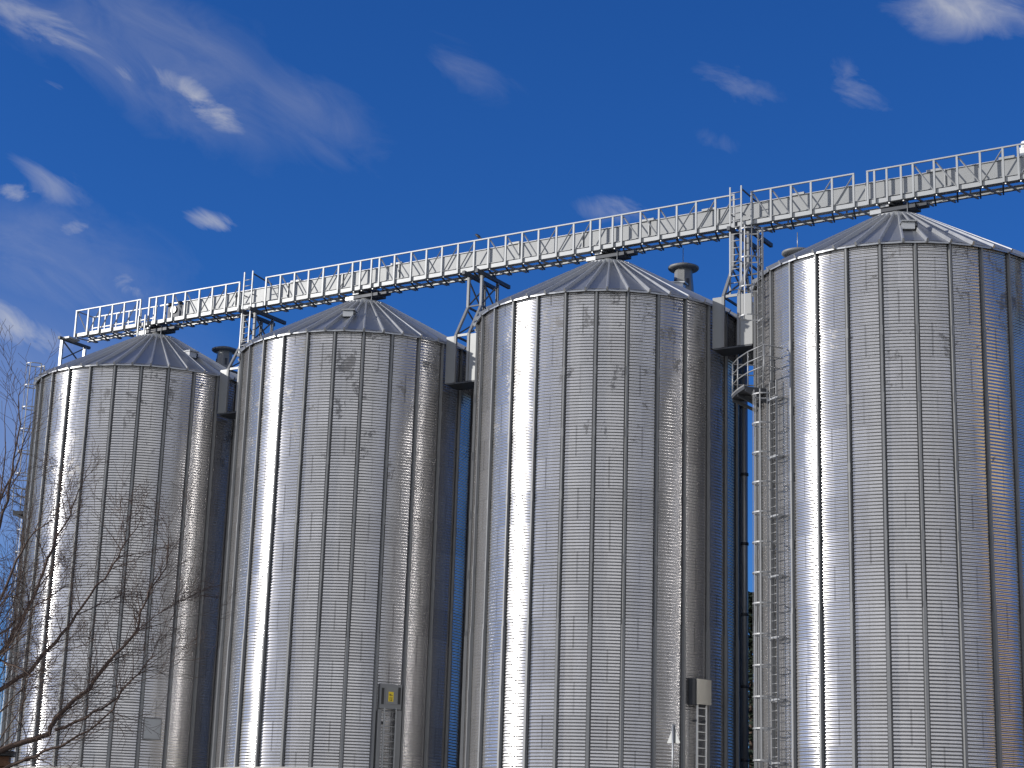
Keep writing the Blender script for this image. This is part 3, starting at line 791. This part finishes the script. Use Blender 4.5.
# ------------------------------------------------------------------ bare tree
rnd = random.Random(11)
TY = 25.0
tree = thing('bare_tree', (0, 0, 0), 0, 'leafless tree reaching in from the left with dark thin branches', 'tree')
tb0 = at_depth(-95, 768, TY); tree.location = (tb0.x, TY, 0)
T0 = Vector(tree.location)
def tp_(x, y, dy=0.0): return at_depth(x, y, TY+dy)-T0
crown = MB()
def limb_pts(pts, r0, r1, wob=0.02):
    out = []
    for i in range(len(pts)-1):
        for k in range(3):
            q = pts[i].lerp(pts[i+1], k/3)
            if i or k: q = q + Vector((rnd.gauss(0, wob), rnd.gauss(0, wob), rnd.gauss(0, wob)))
            out.append(q)
    out.append(pts[-1]); n_ = len(out)
    rs = [r0+(r1-r0)*(j/(n_-1))**0.8 for j in range(n_)]
    return out, rs
def twig(p, d, length, r, depth):
    n_ = 5; pts = [p]; q = p.copy(); d = d.normalized()
    for k in range(n_):
        d = (d + Vector((rnd.gauss(0, 0.08), rnd.gauss(0, 0.08), rnd.gauss(0.05, 0.08)))).normalized()
        q = q + d*length/n_; pts.append(q.copy())
    rs = [max(0.0022, r*(1-0.75*k/n_)) for k in range(n_+1)]
    crown.tube(pts, rs, 5 if r > 0.01 else 4, cap=False)
    if depth > 0:
        for k in range(1, n_+1):
            if rnd.random() < 0.8:
                ang = rnd.uniform(0.45, 0.95); ax = Vector((rnd.gauss(0, 0.5), rnd.choice((-1, 1)), rnd.gauss(0, 0.5))).normalized()
                d2 = Matrix.Rotation(ang, 3, ax) @ d
                twig(pts[k], d2, length*rnd.uniform(0.4, 0.7), rs[k]*0.6, depth-1)
LIMBS = [
    ([(-85, 800), (-30, 765), (10, 748), (48, 733), (56, 717), (85, 692), (97, 678), (115, 655), (137, 631), (141, 612), (150, 592), (166, 566), (169, 540)], 0.075, 0.006, 0.3),
    ([(137, 631), (150, 620), (162, 611), (173, 604)], 0.014, 0.004, 0.3), ([(137, 631), (160, 624), (188, 613)], 0.012, 0.003, 0.3),
    ([(55, 730), (85, 718), (110, 703), (126, 687), (143, 668), (155, 648), (163, 632)], 0.034, 0.004, 0.3),
    ([(-88, 820), (-30, 790), (12, 766), (35, 755), (60, 745), (88, 731), (112, 709), (122, 692), (143, 668)], 0.05, 0.007, -0.3),
    ([(-85, 760), (-40, 715), (0, 690), (28, 672), (50, 648), (62, 635), (77, 615), (90, 595), (110, 570), (122, 550), (135, 530), (143, 516)], 0.06, 0.005, 0.6),
    ([(77, 615), (95, 607), (112, 600), (122, 594)], 0.014, 0.004, 0.6), ([(122, 550), (121, 530), (125, 505)], 0.010, 0.003, 0.6),
    ([(-80, 730), (-30, 690), (0, 655), (15, 630), (30, 605), (40, 580), (52, 550), (58, 535), (70, 515), (76, 498), (84, 478), (92, 462)], 0.055, 0.004, 0.9),
    ([(-80, 700), (-30, 640), (0, 600), (18, 560), (28, 540), (50, 520), (60, 512)], 0.045, 0.004, -0.5),
    ([(-80, 680), (-30, 590), (-5, 540), (8, 500), (14, 460), (20, 425), (19, 400), (21, 385)], 0.045, 0.004, -0.2),
    ([(-78, 650), (-30, 560), (0, 500), (15, 470), (28, 430), (36, 412)], 0.04, 0.004, 0.4), ([(0, 500), (5, 450), (4, 420), (8, 385)], 0.018, 0.003, 0.5),
    ([(-80, 690), (-30, 660), (0, 635), (25, 612), (60, 590), (75, 582)], 0.04, 0.004, 0.2),
    ([(-80, 720), (-30, 705), (0, 712), (22, 690), (35, 672)], 0.03, 0.004, -0.6), ([(0, 748), (20, 728), (22, 725), (30, 748)], 0.012, 0.006, 0.1),
    ([(-82, 640), (-50, 520), (-30, 450), (-18, 410), (-12, 385)], 0.05, 0.004, 0.1), ([(-85, 620), (-110, 500), (-120, 420), (-125, 360)], 0.06, 0.004, 0.4),
    ([(-88, 680), (-150, 600), (-200, 530), (-230, 480)], 0.055, 0.004, 0.0), ([(-90, 740), (-160, 690), (-220, 650)], 0.05, 0.004, -0.4)]
for k in range(13):        # close thicket of shoots near the trunk
    x0_, y0_ = rnd.uniform(-85, -60), rnd.uniform(640, 800); x1, y1 = rnd.uniform(-6, 48), rnd.uniform(470, 690)
    mx, my = x0_+(x1-x0_)*0.55+rnd.uniform(-6, 6), y0_+(y1-y0_)*0.35
    LIMBS.append(([(x0_, y0_), (mx, my), (x0_+(x1-x0_)*0.8, y0_+(y1-y0_)*0.65), (x1, y1)], rnd.uniform(0.018, 0.032), 0.004, rnd.uniform(-1, 1)))
for pts, r0, r1, dy in LIMBS:
    n_ = len(pts); P = [tp_(x, y, dy*k/(n_-1)) for k, (x, y) in enumerate(pts)]
    q, rs = limb_pts(P, r0*0.68, r1*0.8, 0.012 if r0 > 0.02 else 0.006)
    crown.tube(q, rs, 7, cap=False)
    for k in range(3, len(q)):
        if rnd.random() < 0.8 and rs[k] < 0.05:
            if q[k].z > 6.5 and rnd.random() < 0.72: continue
            d = (q[k]-q[k-1]).normalized()
            ax = Vector((rnd.gauss(0, 0.3), rnd.choice((-1, 1)), rnd.gauss(0, 0.3))).normalized()
            d2 = Matrix.Rotation(rnd.uniform(0.4, 1.0), 3, ax) @ d + Vector((0, 0, 0.25))
            twig(q[k], d2, rnd.uniform(0.32, 0.8), min(0.0075, rs[k]*0.5+0.002), 2)
crown.build('crown', M_BARK, tree)
tk = MB(); pts = [Vector((-0.1, 0, -0.1)), Vector((-0.05, 0.02, 0.8)), Vector((0.0, 0, 2.0)), tp_(-88, 800), tp_(-84, 700), tp_(-86, 600)]
tk.tube(pts, [0.27, 0.2, 0.17, 0.145, 0.11, 0.07], 12, cap=False); tk.build('trunk', M_BARK, tree)

# ------------------------------------------------------------------ ochre hall that the last silo mirrors
hc = Vector((41.5, 43.0, 0))
hall = thing('ochre_hall', (hc.x, hc.y, 0), rad(-10), 'ochre rendered hall with brown flat roof to the right of the nearest silo', 'building')
MB().box((0, 0, 6.6), (9, 13, 13.2)).build('wall', M_OCHRE, hall)
MB().box((0, 0, 13.35), (9.6, 13.6, 0.3)).build('roof', M_BROWN, hall)
for k in range(3):
    w_ = MB().box((-4.52, -3+3*k, 6.4), (0.1, 1.1, 1.3)).build('window', M_BROWN, hall)
    MB().box((-4.56, -3+3*k, 6.4), (0.06, 0.9, 1.1)).build('pane', M_GLASS, w_)

# ------------------------------------------------------------------ dark evergreen behind the gap by the nearest silo
er = random.Random(5)
e0 = at_depth(751, 768, 104.0)
ev = thing('evergreen_tree', (e0.x, 104.0, 0), 0, 'dark evergreen showing low in the gap left of the nearest silo', 'tree')
HE = at_depth(750, 590, 104.0).z
MB().tube([(0, 0, -0.1), (0.05, 0, HE*0.5), (0, 0, HE*0.97)], [0.28, 0.16, 0.02], 8, cap=False).build('trunk', M_BARK, ev)
nd = MB()
for k in range(3600):
    h = er.random()**0.8; zz = 1.2 + (HE-1.3)*h; rr = (1-h)*3.0*(0.75+0.25*math.sin(zz*5.0))*er.random()**0.45 + 0.05
    a = er.uniform(0, 2*PI); p = Vector((math.cos(a)*rr, math.sin(a)*rr, zz-0.18*rr))
    d = Vector((math.cos(a), math.sin(a), -0.35+er.gauss(0, 0.25))).normalized(); sd_ = d.cross(Vector((0, 0, 1))).normalized()
    l, w_ = er.uniform(0.25, 0.5), er.uniform(0.06, 0.12); up_ = Vector((0, 0, er.uniform(-0.05, 0.05)))
    nd.add([p-sd_*w_, p+d*l*0.5-sd_*w_*1.2+up_, p+d*l, p+d*l*0.5+sd_*w_*1.2+up_, p+sd_*w_], [(0, 1, 2, 3, 4)])
nd.build('crown', M_LEAF, ev)
